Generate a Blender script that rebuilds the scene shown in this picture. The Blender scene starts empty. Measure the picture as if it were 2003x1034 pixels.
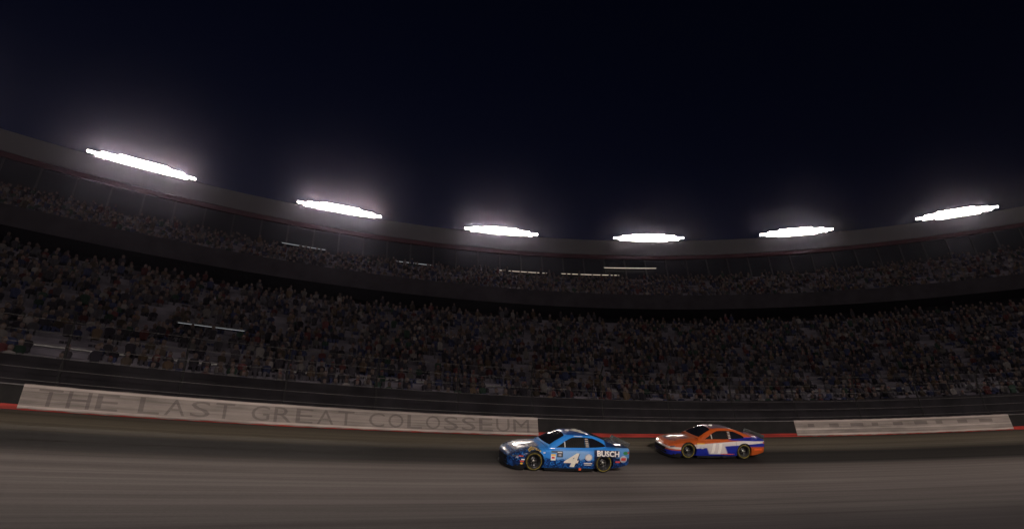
import bpy, bmesh, math, random
import numpy as np
from mathutils import Matrix, Vector
from mathutils.bvhtree import BVHTree

R = math.radians
rng = np.random.default_rng(7)
random.seed(7)
scene = bpy.context.scene
COL = scene.collection

# ------------------------------------------------------------------ camera
ZG = 1.7                                    # camera height above the infield
CX, CY = 29.649, -46.323                    # centre of the turn
F_PX, PITCH, ROLL = 1147.7, R(26.924), R(-3.049)
cam_d = bpy.data.cameras.new('camera')
cam = bpy.data.objects.new('camera', cam_d)
COL.objects.link(cam)
cam_d.sensor_width = 36.0
cam_d.lens = F_PX / 2003 * 36.0
cam_d.clip_start = 0.1
cam_d.clip_end = 20000
right = Vector((1, 0, 0))
up = Vector((0, -math.sin(PITCH), math.cos(PITCH)))
fwd = Vector((0, math.cos(PITCH), math.sin(PITCH)))
r2 = right * math.cos(ROLL) + up * math.sin(ROLL)
u2 = up * math.cos(ROLL) - right * math.sin(ROLL)
m = Matrix((r2, u2, -fwd)).transposed().to_4x4()
m.translation = (0, 0, ZG)
cam.matrix_world = m
scene.camera = cam

# ------------------------------------------------------------------ sky (late dusk, sun long down) and exposure
world = bpy.data.worlds.new('World')
scene.world = world
world.use_nodes = True
wn = world.node_tree
bg = wn.nodes['Background']
sky = wn.nodes.new('ShaderNodeTexSky')
sky.sky_type = 'NISHITA'
sky.sun_disc = False
sky.sun_elevation = R(-4.0)
sky.sun_rotation = R(-30)
sky.air_density = 1.0
sky.dust_density = 0.6
sky.ozone_density = 3.0
wn.links.new(sky.outputs[0], bg.inputs[0])
bg.inputs[1].default_value = 0.15
LAMP_L = 70.0                              # radiance of a floodlight lens
LAMP_COL = (1.0, 0.875, 0.79)
HALO_DENSITY = 0.0002
P_LONG, P_SHORT = 150000.0, 14000.0         # watts of a long-throw / short-throw floodlight
vs = scene.view_settings
vs.view_transform = 'Standard'
vs.look = 'None'
vs.exposure = 0.0
vs.gamma = 1.0
vs.use_curve_mapping = False
cy = scene.cycles
cy.use_denoising = True
cy.max_bounces = 6
cy.volume_bounces = 0
cy.diffuse_bounces = 2
cy.glossy_bounces = 3
cy.sample_clamp_indirect = 4.0
cy.use_light_tree = True

# ------------------------------------------------------------------ helpers
def tag(o, label=None, cat=None, group=None, kind=None):
    if label: o['label'] = label
    if cat: o['category'] = cat
    if group: o['group'] = group
    if kind: o['kind'] = kind
    return o

def link(name, me, parent=None, mats=()):
    for mm in mats:
        me.materials.append(mm)
    o = bpy.data.objects.new(name, me)
    COL.objects.link(o)
    if parent is not None:
        o.parent = parent
    return o

def empty(name, loc=(0, 0, 0)):
    o = bpy.data.objects.new(name, None)
    COL.objects.link(o)
    o.location = loc
    o.empty_display_size = 0.2
    return o

def pydata(name, v, f, smooth=False, parent=None, mats=()):
    me = bpy.data.meshes.new(name)
    me.from_pydata([tuple(a) for a in v], [], [tuple(a) for a in f])
    me.validate()
    if smooth:
        for p in me.polygons:
            p.use_smooth = True
    me.update()
    return link(name, me, parent, mats)

def lathe(name, prof, a0, a1, n, closed=False, caps=False, smooth=False, parent=None, mats=(), matidx=None):
    """sweep a list of (radius, z) round the turn centre, angles in degrees"""
    v, f, mi = [], [], []
    k = len(prof)
    for i in range(n + 1):
        a = R(a0 + (a1 - a0) * i / n)
        c, s = math.cos(a), math.sin(a)
        for r, z in prof:
            v.append((r * c, r * s, z))
    m_ = k if closed else k - 1
    for i in range(n):
        for j in range(m_):
            j2 = (j + 1) % k
            f.append((i * k + j, i * k + j2, (i + 1) * k + j2, (i + 1) * k + j))
            if matidx: mi.append(matidx[j])
    if caps and closed:
        f.append(tuple(range(k)))
        f.append(tuple(n * k + j for j in reversed(range(k))))
        if matidx: mi += [matidx[0]] * 2
    o = pydata(name, v, f, smooth, parent, mats)
    bm = bmesh.new(); bm.from_mesh(o.data)
    bmesh.ops.recalc_face_normals(bm, faces=bm.faces)
    bm.to_mesh(o.data); bm.free()
    if matidx:
        o.data.polygons.foreach_set('material_index', mi)
    if parent is None:
        o.location = (CX, CY, ZG)
    return o

class MB:
    """collects simple solids into one mesh"""
    def __init__(self): self.v, self.f = [], []
    def add(self, v, f):
        b = len(self.v)
        self.v += [tuple(a) for a in v]
        self.f += [tuple(i + b for i in q) for q in f]
        return self
    def box(self, c, s, M=None):
        x, y, z = s[0] / 2, s[1] / 2, s[2] / 2
        v = [Vector((sx * x, sy * y, sz * z)) for sx in (-1, 1) for sy in (-1, 1) for sz in (-1, 1)]
        if M is not None: v = [M @ a for a in v]
        v = [a + Vector(c) for a in v]
        return self.add(v, [(0, 1, 3, 2), (4, 6, 7, 5), (0, 4, 5, 1), (2, 3, 7, 6), (0, 2, 6, 4), (1, 5, 7, 3)])
    def tube(self, pts, r, n=6):
        pts = [Vector(p) for p in pts]
        v, f = [], []
        for i, p in enumerate(pts):
            d = (pts[min(i + 1, len(pts) - 1)] - pts[max(i - 1, 0)]).normalized()
            a = d.orthogonal().normalized() if i == 0 else (a - d * a.dot(d)).normalized()
            b = d.cross(a)
            rr = r[i] if isinstance(r, (list, tuple)) else r
            for k in range(n):
                t = 2 * math.pi * k / n
                v.append(p + (a * math.cos(t) + b * math.sin(t)) * rr)
        for i in range(len(pts) - 1):
            for k in range(n):
                k2 = (k + 1) % n
                f.append((i * n + k, i * n + k2, (i + 1) * n + k2, (i + 1) * n + k))
        f.append(tuple(reversed(range(n))))
        f.append(tuple((len(pts) - 1) * n + k for k in range(n)))
        return self.add(v, f)
    def spin(self, prof, axis='y', n=24, c=(0, 0, 0), cap=True):
        """revolve (t along axis, radius) round an axis through c"""
        v, f = [], []
        k = len(prof)
        for i in range(n):
            a = 2 * math.pi * i / n
            for t, r in prof:
                if axis == 'y': v.append((c[0] + r * math.cos(a), c[1] + t, c[2] + r * math.sin(a)))
                else: v.append((c[0] + t, c[1] + r * math.cos(a), c[2] + r * math.sin(a)))
        for i in range(n):
            i2 = (i + 1) % n
            for j in range(k - 1):
                f.append((i * k + j, i * k + j + 1, i2 * k + j + 1, i2 * k + j))
        if cap:
            f.append(tuple(i * k for i in range(n)))
            f.append(tuple(i * k + k - 1 for i in reversed(range(n))))
        return self.add(v, f)
    def mesh(self, name, smooth=False):
        me = bpy.data.meshes.new(name)
        me.from_pydata(self.v, [], self.f)
        bm = bmesh.new(); bm.from_mesh(me)
        bmesh.ops.recalc_face_normals(bm, faces=bm.faces)
        bm.to_mesh(me); bm.free()
        if smooth:
            me.polygons.foreach_set('use_smooth', [True] * len(me.polygons))
            try: me.set_sharp_from_angle(angle=R(40))
            except Exception: pass
        return me
    def build(self, name, mat, parent=None, smooth=False):
        return link(name, self.mesh(name, smooth), parent, (mat,))

# ------------------------------------------------------------------ materials
def new_mat(name):
    mt = bpy.data.materials.new(name)
    mt.use_nodes = True
    return mt, mt.node_tree, mt.node_tree.nodes['Principled BSDF']

def mat(name, col, rough=0.6, metal=0.0, var=0.25, scale=6.0, coat=0.0, bump=0.0, emit=None, es=0.0, detail=4.0, spec=None):
    """base colour with procedural wear and grain"""
    mt, nt, b = new_mat(name)
    tc = nt.nodes.new('ShaderNodeTexCoord')
    nz = nt.nodes.new('ShaderNodeTexNoise')
    nz.inputs['Scale'].default_value = scale
    nz.inputs['Detail'].default_value = detail
    nt.links.new(tc.outputs['Object'], nz.inputs['Vector'])
    cr = nt.nodes.new('ShaderNodeValToRGB')
    cr.color_ramp.elements[0].position = 0.3
    cr.color_ramp.elements[1].position = 0.7
    cr.color_ramp.elements[0].color = tuple(c * (1 - var) for c in col) + (1,)
    cr.color_ramp.elements[1].color = tuple(min(1, c * (1 + var)) for c in col) + (1,)
    nt.links.new(nz.outputs[0], cr.inputs[0])
    nt.links.new(cr.outputs[0], b.inputs['Base Color'])
    b.inputs['Roughness'].default_value = rough
    b.inputs['Metallic'].default_value = metal
    if spec is None: spec = .5 if (coat or rough < .4 or metal) else .08
    b.inputs['Specular IOR Level'].default_value = spec
    b.inputs['Coat Weight'].default_value = coat
    b.inputs['Coat Roughness'].default_value = 0.06
    if bump:
        bp = nt.nodes.new('ShaderNodeBump')
        bp.inputs['Strength'].default_value = bump
        bp.inputs['Distance'].default_value = 0.02
        nt.links.new(nz.outputs[0], bp.inputs['Height'])
        nt.links.new(bp.outputs[0], b.inputs['Normal'])
    if emit:
        b.inputs['Emission Color'].default_value = tuple(emit) + (1,)
        b.inputs['Emission Strength'].default_value = es
    return mt

class NT:
    """small node-graph writer"""
    def __init__(self, nt): self.nt = nt
    def val(self, x):
        return x
    def _in(self, node, i, x):
        if isinstance(x, bpy.types.NodeSocket): self.nt.links.new(x, node.inputs[i])
        else: node.inputs[i].default_value = x
    def math(self, op, a, b=0.0, clamp=False):
        n = self.nt.nodes.new('ShaderNodeMath'); n.operation = op; n.use_clamp = clamp
        self._in(n, 0, a); self._in(n, 1, b)
        return n.outputs[0]
    def step(self, x, e0, e1):
        n = self.nt.nodes.new('ShaderNodeMapRange'); n.interpolation_type = 'SMOOTHSTEP'
        self._in(n, 0, x); self._in(n, 1, e0); self._in(n, 2, e1)
        return n.outputs[0]
    def noise(self, vec, scale, detail=3.0, rough=0.5):
        n = self.nt.nodes.new('ShaderNodeTexNoise')
        self._in(n, 'Vector', vec)
        n.inputs['Scale'].default_value = scale
        n.inputs['Detail'].default_value = detail
        n.inputs['Roughness'].default_value = rough
        return n.outputs[0]
    def comb(self, x, y, z=0.0):
        n = self.nt.nodes.new('ShaderNodeCombineXYZ')
        self._in(n, 0, x); self._in(n, 1, y); self._in(n, 2, z)
        return n.outputs[0]
    def mix(self, f, a, b):
        n = self.nt.nodes.new('ShaderNodeMix'); n.data_type = 'RGBA'
        self._in(n, 0, f)
        for k, x in ((6, a), (7, b)):
            if isinstance(x, bpy.types.NodeSocket): self.nt.links.new(x, n.inputs[k])
            else: n.inputs[k].default_value = tuple(x) + (1,)
        return n.outputs[2]
    def objxyz(self):
        tc = self.nt.nodes.new('ShaderNodeTexCoord')
        s = self.nt.nodes.new('ShaderNodeSeparateXYZ')
        self.nt.links.new(tc.outputs['Object'], s.inputs[0])
        return tc.outputs['Object'], s.outputs[0], s.outputs[1], s.outputs[2]
    def ramp(self, x, stops):
        n = self.nt.nodes.new('ShaderNodeValToRGB')
        els = n.color_ramp.elements
        while len(els) < len(stops): els.new(0.5)
        for e, (p, c) in zip(els, stops):
            e.position = p; e.color = tuple(c) + (1,)
        self._in(n, 0, x)
        return n.outputs[0]

def track_material():
    mt, nt, b = new_mat('track_concrete')
    g = NT(nt)
    obj, x, y, z = g.objxyz()
    r = g.math('SQRT', g.math('ADD', g.math('MULTIPLY', x, x), g.math('MULTIPLY', y, y)))
    ang = g.math('ARCTAN2', y, x)
    arc = g.math('MULTIPLY', ang, 75.0)
    wob = g.noise(g.comb(g.math('MULTIPLY', arc, 0.05), r), 1.0, 2.0)
    rr = g.math('ADD', r, g.math('MULTIPLY', g.math('SUBTRACT', wob, 0.5), 0.35))
    t = g.math('DIVIDE', g.math('SUBTRACT', rr, 66.0), 14.0)
    k = lambda q: (q - 66.0) / 14.0
    base = g.ramp(t, [(k(66.5), (.026, .023, .025)), (k(69.2), (.040, .036, .037)), (k(70.6), (.080, .071, .069)),
                      (k(72.8), (.125, .109, .104)), (k(74.4), (.115, .099, .093)), (k(75.2), (.022, .019, .018)),
                      (k(76.6), (.013, .011, .010)), (k(77.2), (.070, .060, .046)), (k(78.2), (.125, .106, .080)),
                      (k(79.2), (.075, .065, .052))])
    s1 = g.noise(g.comb(g.math('MULTIPLY', arc, 0.03), g.math('MULTIPLY', r, 2.2)), 1.0, 5.0, 0.6)
    s2 = g.noise(g.comb(g.math('MULTIPLY', arc, 0.10), g.math('MULTIPLY', r, 9.0), 4.0), 1.0, 3.0, 0.6)
    gr = g.noise(obj, 14.0, 4.0, 0.65)
    st = g.math('ADD', g.math('MULTIPLY', s1, 0.9), g.math('MULTIPLY', s2, 0.45))
    st = g.math('ADD', st, g.math('MULTIPLY', gr, 0.22))
    st = g.step(st, 0.42, 1.15)
    colr = g.mix(st, (.60, .60, .60), (1.38, 1.38, 1.38))
    mul = nt.nodes.new('ShaderNodeMix'); mul.data_type = 'RGBA'; mul.blend_type = 'MULTIPLY'
    mul.inputs[0].default_value = 1.0
    nt.links.new(base, mul.inputs[6]); nt.links.new(colr, mul.inputs[7])
    nt.links.new(mul.outputs[2], b.inputs['Base Color'])
    b.inputs['Roughness'].default_value = 0.8
    b.inputs['Specular IOR Level'].default_value = 0.04
    bp = nt.nodes.new('ShaderNodeBump'); bp.inputs['Strength'].default_value = 0.25; bp.inputs['Distance'].default_value = 0.01
    nt.links.new(gr, bp.inputs['Height']); nt.links.new(bp.outputs[0], b.inputs['Normal'])
    return mt

M_TRACK = track_material()
M_GROUND = mat('infield_asphalt', (.045, .045, .047), .85, scale=1.5)
M_TERRAIN = mat('dark_grass', (.035, .05, .02), .9, scale=.3)
M_WALLBLACK = mat('black_wall_paint', (.016, .0145, .0145), .6, scale=2.0)
def scuffed(name, col, amt):
    """vinyl or paint with long sideways tyre and rubber scuffs"""
    mt, nt, b = new_mat(name)
    g = NT(nt)
    obj, x, y, z = g.objxyz()
    arc = g.math('MULTIPLY', g.math('ARCTAN2', y, x), 75.0)
    s1 = g.noise(g.comb(g.math('MULTIPLY', arc, .16), g.math('MULTIPLY', z, 9.0)), 1.0, 5.0, .62)
    s2 = g.noise(g.comb(g.math('MULTIPLY', arc, .9), g.math('MULTIPLY', z, 3.0), 3.0), 1.0, 4.0, .6)
    f = g.math('ADD', g.math('MULTIPLY', s1, .65), g.math('MULTIPLY', s2, .35))
    f = g.step(f, .36, .60)
    nt.links.new(g.mix(f, tuple(c * (1 - amt) for c in col), tuple(c * (1 + amt * .35) for c in col)), b.inputs['Base Color'])
    b.inputs['Roughness'].default_value = .55
    b.inputs['Specular IOR Level'].default_value = .12
    return mt
M_WALLCAP = mat('worn_wall_cap', (.16, .15, .15), .7, scale=3.0)
M_RED = scuffed('red_wall_stripe', (.30, .030, .022), .5)
M_BANNER = scuffed('pale_banner_vinyl', (.245, .210, .192), .38)
M_BANNERHEM = scuffed('banner_hem', (.42, .36, .33), .4)
M_LETTER = scuffed('banner_lettering', (.155, .130, .121), .3)
M_STEEL = mat('galvanised_steel', (.20, .20, .20), .45, .7, scale=8)
M_CABLE = mat('fence_cable', (.085, .08, .08), .6, .0, scale=8)
M_POST = mat('dark_fence_post', (.018, .017, .018), .7, scale=4)
M_CONC = mat('grandstand_concrete', (.050, .045, .054), .85, scale=.9, var=.35)
M_FRONT = mat('dark_front_wall', (.020, .018, .021), .85, scale=.9, var=.35)
M_CONC2 = mat('upper_tier_concrete', (.036, .032, .038), .85, scale=.9, var=.3)
M_BENCH = mat('aluminium_bench', (.125, .114, .140), .6, .0, scale=.6, var=.45)
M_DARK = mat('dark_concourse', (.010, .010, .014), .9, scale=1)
M_GLASS = mat('tinted_suite_glass', (.018, .019, .024), .22, scale=.4, var=.15)
M_MULL = mat('suite_mullion', (.04, .04, .045), .5, scale=1)
M_FASCIA = mat('pale_rim_fascia', (.115, .110, .118), .6, scale=.25, var=.10)
M_MAROON = mat('maroon_rim_stripe', (.055, .018, .022), .6, scale=.5)
M_HOUSING = mat('lamp_housing', (.10, .10, .11), .4, .5, scale=5)
M_LENS = mat('floodlight_lens', (.8, .8, .8), .3, emit=LAMP_COL, es=LAMP_L, var=0)
M_TUBE = mat('strip_light_warm', (.8, .8, .8), .4, emit=(1, .80, .62), es=.8, var=0)
M_TUBE2 = mat('strip_light_cool', (.8, .8, .8), .4, emit=(.85, .92, 1), es=.35, var=0)

# ------------------------------------------------------------------ ground, track, apron
RW, HW = 79.33, 5.116                       # wall radius and base height above the camera
TB = math.tan(R(23.469))
cz = lambda r: HW - (RW - r) * TB           # banked surface, camera-height datum
g_ = 12000
o = pydata('ground', [(-g_, -g_, -.4), (g_, -g_, -.4), (g_, g_, -.4), (-g_, g_, -.4)], [(0, 1, 2, 3)], mats=(M_TERRAIN,))
tag(o, kind='structure')
RIN = 65.2
zin = cz(RIN)
o = lathe('race_track', [(RIN, zin), (68, cz(68)), (72, cz(72)), (76, cz(76)), (RW + .25, cz(RW + .25))], 0, 360, 360, smooth=True, mats=(M_TRACK,))
tag(o, kind='structure')
o = lathe('apron', [(61.0, -1.62), (RIN + .02, zin - .004)], 0, 360, 240, smooth=True, mats=(M_GROUND,))
tag(o, kind='structure')
o = lathe('infield', [(.05, -1.62), (30, -1.62), (61.02, -1.624)], 0, 360, 120, mats=(M_GROUND,))
tag(o, kind='structure')

# ------------------------------------------------------------------ outer wall
HWALL = .84
wl = empty('track_wall', (CX, CY, ZG))
tag(wl, 'long black concrete wall with red base stripe at the top of the banked track', 'wall')
zt = HW + HWALL
lathe('wall_body', [(RW + .30, HW - .6), (RW + .30, zt - .035), (RW, zt - .035), (RW, HW - .6)], 0, 360, 360, closed=True, parent=wl, mats=(M_WALLBLACK,))
lathe('wall_cap', [(RW + .32, zt - .032), (RW + .32, zt), (RW - .012, zt), (RW - .012, zt - .032)], 0, 360, 360, closed=True, parent=wl, mats=(M_WALLCAP,))
lathe('red_stripe', [(RW - .004, HW + .02), (RW - .004, HW + .19)], 0, 360, 360, parent=wl, mats=(M_RED,))

# banners: real vinyl sheets hung on the wall's face
def ang_of(px, py):
    X = (px - 1001.5) / F_PX; Y = (517 - py) / F_PX
    c, s = math.cos(ROLL), math.sin(ROLL)
    X, Y = c * X - s * Y, s * X + c * Y
    d = (X, math.cos(PITCH) - Y * math.sin(PITCH))
    a = d[0] ** 2 + d[1] ** 2; b = -2 * (CX * d[0] + CY * d[1]); c_ = CX * CX + CY * CY - RW * RW
    t = (-b + math.sqrt(b * b - 4 * a * c_)) / 2 / a
    return math.degrees(math.atan2(d[1] * t - CY, d[0] * t - CX))
A_L0, A_L1 = ang_of(42, 770), ang_of(1052, 835)     # left banner, from left to right
A_R0, A_R1 = ang_of(1556, 838), ang_of(1978, 828)

def text_mesh(body, size, bold=0.0, shear=0.0, spacing=1.0):
    cu = bpy.data.curves.new('txt', 'FONT')
    cu.body = body; cu.size = size; cu.offset = bold; cu.shear = shear; cu.space_character = spacing
    cu.resolution_u = 3; cu.fill_mode = 'FRONT'
    ob = bpy.data.objects.new('txt', cu)
    COL.objects.link(ob)
    dg = bpy.context.evaluated_depsgraph_get()
    me = bpy.data.meshes.new_from_object(ob.evaluated_get(dg))
    bpy.data.objects.remove(ob); bpy.data.curves.remove(cu)
    v = np.array([tuple(q.co)[:2] for q in me.vertices]) if len(me.vertices) else np.zeros((0, 2))
    f = [tuple(p.vertices) for p in me.polygons]
    bpy.data.meshes.remove(me)
    return v, f

def banner(a0, a1, label, text=None, blank=(.0, .0)):
    ba = empty('wall_banner', (CX, CY, ZG))
    tag(ba, label, 'banner')
    n = 80
    z0, z1 = HW + .05, zt + .015
    # sheet with thickness and slight sag waves along its hems
    v, f = [], []
    for i in range(n + 1):
        a = R(a0 + (a1 - a0) * i / n); dz = .012 * math.sin(i * 1.7) + .008 * math.sin(i * .6)
        for r, z in ((RW - .016, z0 + dz), (RW - .034, z0 + dz), (RW - .034, z1 + dz * .5), (RW - .016, z1 + dz * .5)):
            v.append((r * math.cos(a), r * math.sin(a), z))
    for i in range(n):
        for j in range(4):
            f.append((i * 4 + j, i * 4 + (j + 1) % 4, (i + 1) * 4 + (j + 1) % 4, (i + 1) * 4 + j))
    f += [(0, 1, 2, 3), tuple(n * 4 + j for j in (3, 2, 1, 0))]
    pydata('sheet', v, f, parent=ba, mats=(M_BANNER,))
    for nm, q0, q1 in (('hem', z0 + .03, z0 + .10), ('hem', z1 - .10, z1 - .03)):
        lathe(nm, [(RW - .036, q0), (RW - .044, q0), (RW - .044, q1), (RW - .036, q1)], a0, a1, n, closed=True, caps=True, parent=ba, mats=(M_BANNERHEM,))
    if text:
        # letters one by one, each its own piece of print
        wd = abs(R(a1 - a0)) * RW
        chars = [c for c in text]
        wts = [0.55 if c == ' ' else (1.2 if c in 'MW' else 1.0) for c in chars]
        tot = sum(wts); s = .35 + (wd * 0 ); pos = wd * .018
        unit = wd * .964 / tot
        for c, w_ in zip(chars, wts):
            if c != ' ':
                tv, tf = text_mesh(c, 1.0, bold=.0)
                lo, hi = tv.min(0), tv.max(0)
                tv = (tv - lo) / (hi - lo)
                hh = (z1 - .12) - (z0 + .12)
                ww = unit * w_ * .80
                vv = []
                for uu, q in tv:
                    a = R(a0) - (pos + unit * w_ * .1 + uu * ww) / RW
                    vv.append(((RW - .039) * math.cos(a), (RW - .039) * math.sin(a), z0 + .12 + q * hh))
                pydata('letter', vv, tf, parent=ba, mats=(M_LETTER,))
            pos += unit * w_
    else:
        lathe('printed_band', [(RW - .037, z0 + .30), (RW - .037, z0 + .38)], a0, a1, n, parent=ba, mats=(M_BANNERHEM,))
        for k in range(9):
            b0 = a0 + (a1 - a0) * (.06 + k * .1); b1 = b0 + (a1 - a0) * (.03 + .03 * ((k * 7) % 3) / 2)
            lathe('printed_block', [(RW - .0365, z0 + .44), (RW - .0365, z0 + .62)], b0, b1, 6, parent=ba, mats=(M_LETTER,))
    return ba
banner(A_L0, A_L1, 'long pale lettered banner hung on the wall left of the blue race car', 'THE LAST GREAT COLOSSEUM')
banner(A_R0, A_R1, 'shorter pale banner on the wall at the right edge behind the orange car')

# ------------------------------------------------------------------ catch fence above the wall
FA0, FA1 = 58.0, 138.0
fe = empty('catch_fence', (CX, CY, ZG))
tag(fe, 'tall catch fence of dark posts and thin steel cables above the track wall', 'fence')
fprof = [(RW + .45, zt - .9), (RW + .45, zt + 1.2), (RW + .40, zt + 1.9), (RW + .22, zt + 2.35), (RW - .12, zt + 2.65)]
mb = MB().tube([(r, 0, z) for r, z in fprof], .045, 6)
pm = mb.mesh('post'); pm.materials.append(M_POST)
n_post = 30
for i in range(n_post + 1):
    p = bpy.data.objects.new('post', pm); COL.objects.link(p); p.parent = fe
    p.rotation_euler.z = R(FA0 + (FA1 - FA0) * i / n_post)
def fence_r(z):
    zs = [q[1] for q in fprof]; rs = [q[0] for q in fprof]
    return float(np.interp(z, zs, rs))
for k in range(6):
    z = zt + .25 + k * .42
    r = fence_r(z) - .055
    w = .009
    lathe('cable', [(r - w, z - w), (r + w, z - w), (r + w, z + w), (r - w, z + w)], FA0, FA1, 200, closed=True, parent=fe, mats=(M_CABLE,))

# ------------------------------------------------------------------ grandstand bowl
gs = empty('grandstand', (CX, CY, ZG))
tag(gs, 'dark curved two tier grandstand bowl rising behind the track wall', 'grandstand')
L0, L1 = (82.6, 7.05), (98.2, 18.45)        # lower tier front and back
NL = 26
U0, U1 = (99.3, 21.3), (110.2, 28.7)
NU = 17
def steps(p0, p1, n):
    pr = [p0]
    for i in range(n):
        ra = p0[0] + (p1[0] - p0[0]) * i / n; rb = p0[0] + (p1[0] - p0[0]) * (i + 1) / n
        za = p0[1] + (p1[1] - p0[1]) * i / n; zb = p0[1] + (p1[1] - p0[1]) * (i + 1) / n
        pr += [(rb, za), (rb, zb)]
    return pr
low = [(RW + .6, HW - .5), (RW + .6, HW + .55), (82.3, HW + .6), (82.3, 7.75), (82.5, 7.75), (82.5, L0[1])] + steps(L0, L1, NL)
lathe('front_wall', low[:6], 0, 360, 300, parent=gs, mats=(M_FRONT,))
lathe('lower_tier', [(82.502, L0[1])] + steps(L0, L1, NL), 0, 360, 300, parent=gs, mats=(M_CONC,))
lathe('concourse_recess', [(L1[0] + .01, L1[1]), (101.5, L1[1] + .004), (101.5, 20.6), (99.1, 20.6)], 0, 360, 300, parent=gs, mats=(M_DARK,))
lathe('upper_parapet', [(99.08, 20.6), (99.08, 22.05), (99.26, 22.05), (99.26, U0[1])], 0, 360, 300, parent=gs, mats=(M_CONC2,))
lathe('upper_tier', [(99.262, U0[1])] + steps(U0, U1, NU), 0, 360, 300, parent=gs, mats=(M_CONC2,))
lathe('suite_glass', [(110.22, U1[1]), (110.9, U1[1] + .004), (110.9, 32.0)], 0, 360, 300, parent=gs, mats=(M_GLASS,))
lathe('maroon_stripe', [(110.9, 32.0), (110.7, 32.0), (110.7, 32.5)], 0, 360, 300, parent=gs, mats=(M_MAROON,))
lathe('rim_fascia', [(110.7, 32.5), (110.62, 32.504), (110.62, 34.5), (113.6, 34.5), (113.6, -3)], 0, 360, 300, parent=gs, mats=(M_FASCIA,))
# suite mullions
mm_ = MB().box((0, 0, 0), (.12, .14, 3.28)).mesh('mullion'); mm_.materials.append(M_MULL)
for i in range(60):
    a = 60 + i * 78 / 59
    p = bpy.data.objects.new('mullion', mm_); COL.objects.link(p); p.parent = gs
    p.location = (110.83 * math.cos(R(a)), 110.83 * math.sin(R(a)), 30.35); p.rotation_euler.z = R(a)
# benches: one plank ring with backrest per row, real geometry
def bench_rows(name, p0, p1, n, parent, a0, a1, aisles):
    v, f = [], []
    for i in range(n):
        r = p0[0] + (p1[0] - p0[0]) * (i + .55) / n
        z = p0[1] + (p1[1] - p0[1]) * i / n
        spans = []
        edges = [a0] + aisles + [a1]
        for e0, e1 in zip(edges[:-1], edges[1:]):
            g = math.degrees(.4 / r)
            spans.append((e0 + g, e1 - g))
        for s0, s1 in spans:
            m_ = max(2, int((s1 - s0) / 1.0))
            for (r0, r1, z0, z1) in ((r - .14, r + .14, z + .40, z + .44), (r + .17, r + .20, z + .52, z + .74)):
                b = len(v)
                for k in range(m_ + 1):
                    a = R(s0 + (s1 - s0) * k / m_); c, s = math.cos(a), math.sin(a)
                    for rr, zz in ((r0, z0), (r1, z0), (r1, z1), (r0, z1)): v.append((rr * c, rr * s, zz))
                for k in range(m_):
                    for j in range(4):
                        f.append((b + k * 4 + j, b + k * 4 + (j + 1) % 4, b + k * 4 + 4 + (j + 1) % 4, b + k * 4 + 4 + j))
    o = pydata(name, v, f, parent=parent, mats=(M_BENCH,))
    o['kind'] = 'stuff'
    return o
VA0, VA1 = 58.0, 140.0
AIS = []
bench_rows('bench_rows', L0, L1, NL, gs, VA0, VA1, AIS)
bench_rows('bench_rows', U0, U1, NU, gs, VA0, VA1, AIS)

# handrail along the cross aisle low in the stand
hr = empty('handrail', (CX, CY, ZG))
tag(hr, 'thin steel handrail running along the low front rows of the grandstand', 'railing')
rz = 8.95
for k, (dz, w) in enumerate(((0, .028), (-.32, .018))):
    r = 84.85
    lathe('rail', [(r - w, rz + dz - w), (r + w, rz + dz - w), (r + w, rz + dz + w), (r - w, rz + dz + w)], VA0, VA1, 200, closed=True, parent=hr, mats=(M_STEEL,))
pm2 = MB().tube([(84.85, 0, 7.9), (84.85, 0, rz)], .022, 5).mesh('baluster'); pm2.materials.append(M_STEEL)
for i in range(56):
    p = bpy.data.objects.new('baluster', pm2); COL.objects.link(p); p.parent = hr
    p.rotation_euler.z = R(VA0 + (VA1 - VA0) * (i + .5) / 56)

# ------------------------------------------------------------------ crowd
def person_template():
    """seated figure, one closed surface of rings: hips, waist, shoulders, neck, head; thighs and shins in front"""
    rings = [(0.02, .00, .17, .12), (.16, .01, .16, .11), (.40, .02, .21, .115), (.50, .02, .17, .09), (.545, .01, .06, .055),
             (.60, -.01, .085, .095), (.70, -.01, .095, .105), (.78, 0, .05, .055)]
    n = 6
    v, f, part = [], [], []
    for z, dx, wy, wx in rings:
        for k in range(n):
            t = 2 * math.pi * k / n + math.pi / 6
            v.append((dx + wx * math.cos(t), wy * math.sin(t), z))
            part.append(0 if z < .52 else (1 if z < .72 else 2))
    for i in range(len(rings) - 1):
        for k in range(n):
            k2 = (k + 1) % n
            f.append((i * n + k, i * n + k2, (i + 1) * n + k2, (i + 1) * n + k))
    f.append(tuple((len(rings) - 1) * n + k for k in range(n)))
    for sy in (-.10, .10):              # thigh and shin
        b = len(v)
        for x, z, w in ((.02, .08, .075), (-.40, .07, .065), (-.42, -.38, .05)):
            for dx, dy, dz in ((0, -w, w * .8), (0, w, w * .8), (w * .8, w, -w * .8), (w * .8, -w, -w * .8)):
                v.append((x + dx, sy + dy, z + dz)); part.append(3)
        for i in range(2):
            for j in range(4):
                f.append((b + i * 4 + j, b + i * 4 + (j + 1) % 4, b + i * 4 + 4 + (j + 1) % 4, b + i * 4 + 4 + j))
    return np.array(v, float), f, np.array(part)

M_CROWD, nt, b = new_mat('crowd_clothing')
at = nt.nodes.new('ShaderNodeAttribute'); at.attribute_name = 'cloth'
nt.links.new(at.outputs['Color'], b.inputs['Base Color'])
b.inputs['Roughness'].default_value = .85
b.inputs['Specular IOR Level'].default_value = .05

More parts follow.
